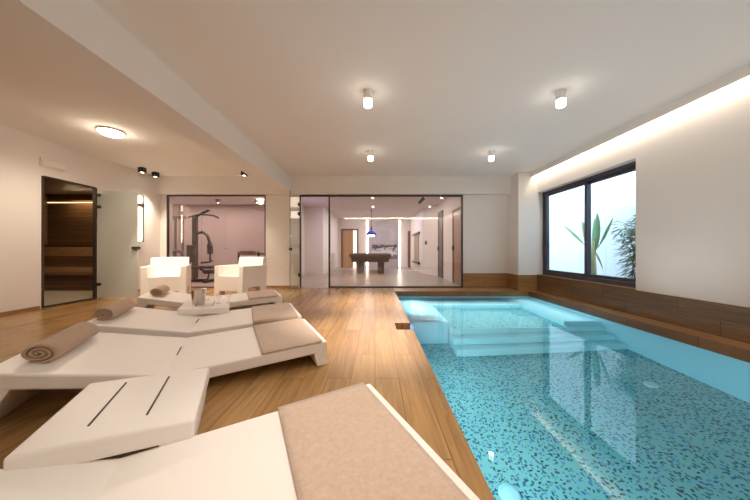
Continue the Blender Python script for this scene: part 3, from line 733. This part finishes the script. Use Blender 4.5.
# ------------------------------------------------------------------ sun loungers
W, L1, L2, ZV, ZF, ZH, TK = 0.863, 0.80, 1.123, 0.159, 0.206, 0.346, 0.092
def top_z(a): return ZV + (ZF - ZV) * a / L2 if a >= 0 else ZV + (ZH - ZV) * (-a) / L1
def make_lounger():
    t = thing('sun_lounger', '', 'sun lounger', group='white sun loungers by the pool')
    prof = [(-L1, ZH - TK), (0, ZV - TK), (L2, ZF - TK), (L2, ZF), (0, ZV), (-L1, ZH)]
    m = MB(); m.prism(prof, lambda a, z: (a, -W, z), lambda a, z: (a, 0, z)); shell = m.build('seat_shell', M['shell'], t, bevel=0.014, seg=3)
    m = MB(); m.prism([(L2 - 0.12, ZF - TK + 0.004), (L2 - 0.005, ZF - TK + 0.004), (L2 + 0.004, 0), (L2 - 0.09, 0)], lambda a, z: (a, -W + 0.003, z), lambda a, z: (a, -0.003, z)); m.build('leg', M['shell'], t, bevel=0.008)
    m = MB(); m.prism([(-L1 + 0.005, ZH - TK + 0.004), (-L1 + 0.13, ZH - TK + 0.0), (-L1 - 0.01, 0), (-L1 - 0.10, 0)], lambda a, z: (a, -W + 0.003, z), lambda a, z: (a, -0.003, z)); m.build('leg', M['shell'], t, bevel=0.008)
    MB().box(-0.0045, 0.0045, -W * 0.56, -W * 0.33, ZV - 0.004, ZV + 0.0035).build('drain_slot', M['slot'], shell)
    return t
LG = [(-1.032, 1.069, 0.466, 'nearest white sun lounger in the foreground, cut off by the frame'),
      (-1.811, 2.522, 0.489, 'white sun lounger behind the slotted side table, second from the camera'),
      (-2.275, 3.456, 0.454, 'white sun lounger, third from the camera, in front of the ice bucket'),
      (-3.004, 4.769, 0.489, 'farthest white sun lounger, right in front of the armchairs')]
proto = make_lounger()
lroots = []
for i, (x, y, th, lab) in enumerate(LG):
    o = proto if i == 0 else copy_tree(proto)
    o.location = (x, y, 0); o.rotation_euler = (0, 0, th); o['label'] = lab; lroots.append(o)

# folded towels on the foot halves (built in lounger axes, each its own thing)
def fold_towel(i, a0, label, a1=None, flap=0.0, v0=0.0, skew=0.0, thick=0.018):
    x, y, th, _ = LG[i]; a1 = L2 - 0.045 if a1 is None else a1
    m = MB(); na, nv = 22, 18; g = {}
    rn = random.Random(i + 5)
    ph = rn.uniform(0, 6)
    for side in (0, 1):
        for j in range(nv + 1):
            v = -W - 0.004 + (W + 0.008 - v0) * j / nv
            for k in range(na + 1):
                a = a0 + skew * (1 - j / nv) + (a1 - a0 - skew * (1 - j / nv)) * k / na
                e = min(j, nv - j, k * 1.2, (na - k) * 1.2)
                rnd_ = 1.0 if e >= 2 else (0.80 if e >= 1 else 0.45)
                wob = 0.0022 * math.sin(a * 17 + v * 9 + ph) + 0.0018 * math.sin(v * 23 - a * 11 + ph)
                z = top_z(a) + 0.003 + (thick * rnd_ + wob * (1 if e >= 1 else 0) if side else 0.0)
                g[side, j, k] = m.bm.verts.new((a, v, z))
    for j in range(nv):
        for k in range(na):
            m.bm.faces.new([g[1, j, k], g[1, j, k + 1], g[1, j + 1, k + 1], g[1, j + 1, k]])
            m.bm.faces.new([g[0, j, k], g[0, j + 1, k], g[0, j + 1, k + 1], g[0, j, k + 1]])
    for k in range(na):
        m.bm.faces.new([g[0, 0, k], g[0, 0, k + 1], g[1, 0, k + 1], g[1, 0, k]]); m.bm.faces.new([g[0, nv, k], g[1, nv, k], g[1, nv, k + 1], g[0, nv, k + 1]])
    for j in range(nv):
        m.bm.faces.new([g[0, j, 0], g[1, j, 0], g[1, j + 1, 0], g[0, j + 1, 0]]); m.bm.faces.new([g[0, j, na], g[0, j + 1, na], g[1, j + 1, na], g[1, j, na]])
    if flap:
        m.prism([(0, 0), (0.016, 0), (0.016, flap), (0, flap)],
                lambda d, h: (a0 + skew + 0.004, -W - 0.0165 + d, top_z(a0) + 0.018 - h), lambda d, h: (a1 - 0.004, -W - 0.0165 + d, top_z(a1) + 0.018 - h))
    o = m.build('folded_towel', M['towel'], smooth=True, bevel=0.0)
    o.location = (x, y, 0); o.rotation_euler = (0, 0, th)
    return tag(o, label, 'towel', 'towels spread on the loungers')
fold_towel(0, 0.60, 'large beige towel spread on the nearest lounger in the foreground')
fold_towel(1, 0.575, 'beige towel spread on the foot of the second lounger from the camera', skew=0.02)
fold_towel(2, 0.585, 'beige towel draped on the third lounger from the camera, edge hanging down', flap=0.065)
fold_towel(3, 0.60, 'beige towel on the foot of the farthest lounger by the armchairs', a1=L2 - 0.05)

def roll_towel(i, a, v0, length, label, rx=0.096, rz=0.066, dz=0.0, yaw=0.0):
    x, y, th, _ = LG[i]
    turns, n = 3.0, 100; m = MB(); pts = []
    for k in range(n + 1):
        s = k / n; t = s * turns * 2 * PI; r = 0.14 + 0.86 * s
        th_ = 0.86 / turns
        sq = 1 + 0.03 * math.sin(3 * t)
        pts.append(((r * sq * math.cos(-t - 1.9), r * sq * math.sin(-t - 1.9)), ((r - th_ * 0.72) * sq * math.cos(-t - 1.9), (r - th_ * 0.72) * sq * math.sin(-t - 1.9))))
    secs = [0.0, 0.012, 0.03, length * 0.5, length - 0.03, length - 0.012, length]; scl = [0.94, 0.985, 1.0, 1.0, 1.0, 0.985, 0.94]
    rows = []
    for d, sc_ in zip(secs, scl):
        rows.append([[m.bm.verts.new((q[0] * rx * sc_, d, q[1] * rz * sc_)) for q in pr] for pr in pts])
    for r0, r1 in zip(rows, rows[1:]):
        for k in range(n):
            m.bm.faces.new([r0[k][0], r0[k + 1][0], r1[k + 1][0], r1[k][0]])
            m.bm.faces.new([r0[k][1], r1[k][1], r1[k + 1][1], r0[k + 1][1]])
        m.bm.faces.new([r0[n][0], r0[n][1], r1[n][1], r1[n][0]]); m.bm.faces.new([r0[0][0], r1[0][0], r1[0][1], r0[0][1]])
    for R_, fl in ((rows[0], 0), (rows[-1], 1)):
        for k in range(n):
            q = [R_[k][0], R_[k][1], R_[k + 1][1], R_[k + 1][0]]
            m.bm.faces.new(q if fl else q[::-1])
    o = m.build('rolled_towel', M['towelroll'], smooth=False)
    for p_ in o.data.polygons: p_.use_smooth = True
    c, s_ = math.cos(th), math.sin(th)
    px_, py_ = x + a * c - v0 * s_, y + a * s_ + v0 * c
    o.location = (px_, py_, top_z(a) + rz * 0.93 + dz)
    tilt = math.atan2(ZH - ZV, L1)
    o.rotation_euler = (0, tilt, th + yaw)
    return tag(o, label, 'towel', 'rolled towels on the loungers')
roll_towel(1, -0.645, -W + 0.15, 0.57, 'rolled tan towel at the head of the second lounger, largest roll in front')
roll_towel(2, -0.715, -W + 0.15, 0.56, 'rolled tan towel at the head of the third lounger, middle one of three rolls')
roll_towel(3, -0.64, -W + 0.22, 0.50, 'rolled tan towel on the farthest lounger near the armchairs')

# ------------------------------------------------------------------ side tables
TW, TL, TZ = 0.587, 0.56, 0.261
def make_table():
    t = thing('side_table', '', 'side table', group='white side tables between loungers')
    zl, zr = TZ + 0.012, TZ - 0.012; k = 0.085
    m = MB(); m.prism([(-TL, zl - k), (0, zr - k), (0, zr), (-TL, zl)], lambda a, z: (a, -TW, z), lambda a, z: (a, 0, z)); top = m.build('tabletop', M['shell'], t, bevel=0.014, seg=3)
    for a0, a1, b0, b1 in ((-0.13, -0.006, -0.10, -0.03), (-TL + 0.006, -TL + 0.13, -TL + 0.02, -TL + 0.10)):
        m = MB(); zt = TZ - k + 0.004; m.prism([(a0, zt), (a1, zt), (b1, 0), (b0, 0)], lambda a, z: (a, -TW + 0.003, z), lambda a, z: (a, -0.003, z)); m.build('leg', M['shell'], t, bevel=0.006)
    for a in (-0.385, -0.195):
        z = zl + (zr - zl) * (a + TL) / TL
        MB().box(a - 0.004, a + 0.004, -TW + 0.115, -0.07, z - 0.004, z + 0.0025).build('slot', M['slot'], top)
    return t
tp_ = make_table(); tp_.location = (-1.065, 1.687, 0); tp_.rotation_euler = (0, 0, 0.468); tp_['label'] = 'white side table with two dark slots between the two nearest loungers'
t2 = copy_tree(tp_); t2.location = (-2.204, 3.985, 0); t2.rotation_euler = (0, 0, 0.486); t2['label'] = 'white side table carrying the steel ice bucket and wine glasses'

# ice bucket and glasses
t = thing('ice_bucket', 'brushed steel ice bucket on the far white side table', 'ice bucket', (-2.385, 3.545, TZ))
MB().lathe([(0, 0), (0.068, 0), (0.072, 0.01), (0.090, 0.20), (0.095, 0.205), (0.095, 0.212), (0.086, 0.212), (0.069, 0.015), (0, 0.012)], seg=32).build('bucket_body', M['steel'], t, smooth=True)
for s in (-1, 1):
    m = MB(); m.tube([(s * 0.085, -0.03, 0.165), (s * 0.109, -0.03, 0.168), (s * 0.109, 0.03, 0.168), (s * 0.085, 0.03, 0.165)], 0.006, 8); m.build('handle', M['steel'], t, smooth=True)
def wine_glass(x, y, label):
    t = thing('wine_glass', label, 'glass', (x, y, TZ), 0, 'glasses beside the ice bucket')
    MB().lathe([(0, 0), (0.032, 0.0), (0.032, 0.003), (0.005, 0.008)], seg=20).build('foot', M['wineglass'], t, smooth=True)
    MB().lathe([(0.005, 0.008), (0.0042, 0.06)], seg=12).build('stem', M['wineglass'], t, smooth=True)
    MB().lathe([(0.0042, 0.06), (0.022, 0.072), (0.034, 0.095), (0.034, 0.12), (0.028, 0.145)], seg=24).build('bowl', M['wineglass'], t, smooth=True)
wine_glass(-2.17, 3.64, 'clear wine glass just right of the steel ice bucket')
wine_glass(-2.05, 3.67, 'clear wine glass farther right of the ice bucket, near the table edge')

# ------------------------------------------------------------------ armchairs
def make_chair():
    t = thing('armchair', '', 'armchair', group='white moulded armchairs')
    hw, fy, by = 0.375, -0.35, 0.36
    # arms: side panels with an arch below; lower in front, tapering inward
    for s in (-1, 1):
        prof = [(fy, 0.0), (fy + 0.14, 0.0), (fy + 0.17, 0.20), (by - 0.20, 0.20), (by - 0.17, 0.0), (by, 0.0), (by + 0.03, 0.665), (fy + 0.02, 0.665)]
        m = MB(); m.prism(prof, lambda y, z, s=s: (s * hw, y, z), lambda y, z, s=s: (s * (hw - 0.10 - (0.05 * (0.7 - z) / 0.7)), y, z)); m.build('armrest', M['shell'], t, bevel=0.012)
    m = MB(); i = hw - 0.10
    m.prism([(by - 0.20, 0.20), (by, 0.20), (by + 0.055, 0.84), (by - 0.05, 0.84)], lambda y, z: (-i - 0.07, y, z), lambda y, z: (i + 0.07, y, z)); m.build('backrest', M['shell'], t, bevel=0.012)
    m = MB(); m.prism([(fy + 0.012, 0.14), (by - 0.12, 0.20), (by - 0.12, 0.41), (fy + 0.012, 0.46)], lambda y, z: (-i, y, z), lambda y, z: (i, y, z)); m.build('seat', M['shell'], t, bevel=0.012)
    return t
c1 = make_chair(); c1.location = (-4.45, 5.62, 0); c1.rotation_euler = (0, 0, math.radians(29)); c1['label'] = 'white armchair on the left, in front of the multi-gym'
c2 = copy_tree(c1); c2.location = (-2.95, 5.76, 0); c2.rotation_euler = (0, 0, math.radians(-17)); c2['label'] = 'white armchair on the right, turned toward the other armchair'

# ------------------------------------------------------------------ lights
def area(loc, rot, sx_, sy_, power, col=(1, 0.85, 0.68), spread=None):
    l = bpy.data.lights.new('area_lamp', 'AREA'); l.shape = 'RECTANGLE'; l.size = sx_; l.size_y = sy_; l.energy = power; l.color = col
    if spread: l.spread = spread
    o = bpy.data.objects.new('area_lamp', l); COL.objects.link(o); o.location = loc; o.rotation_euler = rot
    return o
def spot(loc, target, power, col=(1, 0.82, 0.62), angle=70, blend=0.6, r=0.04):
    l = bpy.data.lights.new('spot_lamp', 'SPOT'); l.energy = power; l.color = col; l.spot_size = math.radians(angle); l.spot_blend = blend; l.shadow_soft_size = r
    o = bpy.data.objects.new('spot_lamp', l); COL.objects.link(o); o.location = loc
    o.rotation_euler = (Vector(target) - Vector(loc)).to_track_quat('-Z', 'Y').to_euler()
    return o
def point(loc, power, col=(1, 0.82, 0.62), r=0.08):
    l = bpy.data.lights.new('point_lamp', 'POINT'); l.energy = power; l.color = col; l.shadow_soft_size = r
    o = bpy.data.objects.new('point_lamp', l); COL.objects.link(o); o.location = loc
    return o
WARM = (1.0, 0.82, 0.64)
for x in (-0.085, 2.25):
    for y in (1.24, 3.17, 5.09):
        spot((x, y, H - 0.20), (x, y, 0), 40 if x < 0 else 26, (1, 0.93, 0.83), 120, 0.9, 0.05)
        spot((x, y, H - 0.20), (x, y, 0), (95 if y < 2 else 400) if x < 0 else 40, (1, 0.86, 0.74), 50, 1.0, 0.04)
# flush lamp
spot((-4.25, 4.22, H - 0.10), (-4.25, 4.22, 0), 105, WARM, 165, 0.6, 0.16)
point((-4.25, 4.22, H - 0.14), 5, WARM, 0.1)
# wide warm spot further back under the same ceiling, no fixture modelled
spot((-4.25, 0.6, H - 0.10), (-4.25, 0.6, 0), 8, WARM, 165, 0.6, 0.16)
# added spots without fixtures, brightening the armchairs from above
spot((-4.15, 4.75, H - 0.06), (-4.45, 5.6, 0.4), 190, (1, 0.88, 0.72), 42, 0.6, 0.04)
spot((-3.3, 4.85, H - 0.06), (-2.95, 5.75, 0.4), 190, (1, 0.88, 0.72), 42, 0.6, 0.04)
# cubes
for x, y, p_ in ((-5.42, 6.10, 120), (-5.42, 6.47, 120), (-3.17, 6.35, 80)):
    spot((x, y, H - 0.125), (x, y, 0), p_, WARM, 70, 0.7, 0.03)
for x in (-5.15, -3.88): spot((x, 8.6, 2.53), (x, 8.6, 0), 30, (1, 0.85, 0.75), 90, 0.7, 0.03)
# gym, games room
area((-7.1, 6.95, 2.4), (math.radians(-20), 0, 0), 2.2, 0.05, 20, (1.0, 0.72, 0.38))
area((-7.0, 4.6, 2.4), (0, 0, 0), 1.0, 0.8, 12, (1.0, 0.74, 0.45))
area((-5.4, 8.4, 2.62), (0, 0, 0), 3.6, 1.2, 64, (1, 0.84, 0.78))
area((0.2, 9.2, GH - 0.03), (0, 0, 0), 3.4, 2.6, 58, (1, 0.82, 0.68))
area((0.2, 12.8, GH - 0.03), (0, 0, 0), 3.0, 2.6, 58, (1.0, 0.86, 0.84))
area((-2.75, 9.0, 1.8), (0, -PI / 2, 0), 0.8, 1.2, 6, (0.55, 0.38, 1.0))
area((1.7, 12.6, 2.5), (0, 0.5, 0), 0.3, 0.8, 3, (0.5, 0.42, 1.0))
# rear wall cove
area((1.0, YR + 0.09, H - 0.02), (math.radians(8), 0, 0), 5.6, 0.06, 60, (1, 0.86, 0.70))
# added underwater area lamps, out of view, to light the pool basin
for y in (0.2, 1.7, 3.0):
    area((PX0 + 0.02, y, ZW - 0.45), (0, -PI / 2, 0), 0.5, 0.9, 12.5, (0.80, 0.97, 1.0))
area((2.1, PY0 + 0.02, ZW - 0.5), (PI / 2, 0, 0), 2.4, 0.5, 15, (0.80, 0.97, 1.0))
area((0.85, 5.4, ZW - 0.03), (0, 0, 0), 0.3, 1.2, 4, (0.85, 0.98, 1.0))  # these face down from below the surface, added to brighten benches and shelf
area((3.42, 5.2, ZW - 0.03), (0, 0, 0), 0.4, 1.9, 3.5, (0.85, 0.98, 1.0))
area((2.1, 5.0, ZW - 0.03), (0, 0, 0), 2.0, 1.6, 15, (0.85, 0.98, 1.0))

# added spots above the water, standing in for pool light on the ceiling
for x, y in ((1.2, 1.2), (3.0, 1.2), (1.2, 3.4), (3.0, 3.4), (2.1, 5.4)):
    spot((x, y, ZW + 0.03), (x, y, 3), 25, (0.86, 0.97, 1.0), 150, 0.8, 0.05)

# daylight through the window
wd = bpy.data.worlds.new('world'); sc.world = wd; wd.use_nodes = True
bg = wd.node_tree.nodes['Background']; bg.inputs[0].default_value = (0.82, 0.92, 1.0, 1); bg.inputs[1].default_value = 5.4

# ------------------------------------------------------------------ camera
cam = bpy.data.cameras.new('camera'); cam.sensor_width = 36.0; cam.lens = 262 / 750 * 36; cam.clip_start = 0.02
co = bpy.data.objects.new('camera', cam); COL.objects.link(co); co.location = (0, 0, 1.0); co.rotation_euler = (PI / 2, 0, 0)
sc.camera = co

cy = sc.cycles
cy.use_denoising = True
cy.max_bounces = 10; cy.diffuse_bounces = 7; cy.glossy_bounces = 5; cy.transmission_bounces = 8; cy.transparent_max_bounces = 16
cy.caustics_reflective = False; cy.caustics_refractive = False
cy.sample_clamp_indirect = 6.0
sc.view_settings.view_transform = 'Standard'
sc.view_settings.exposure = 0.44
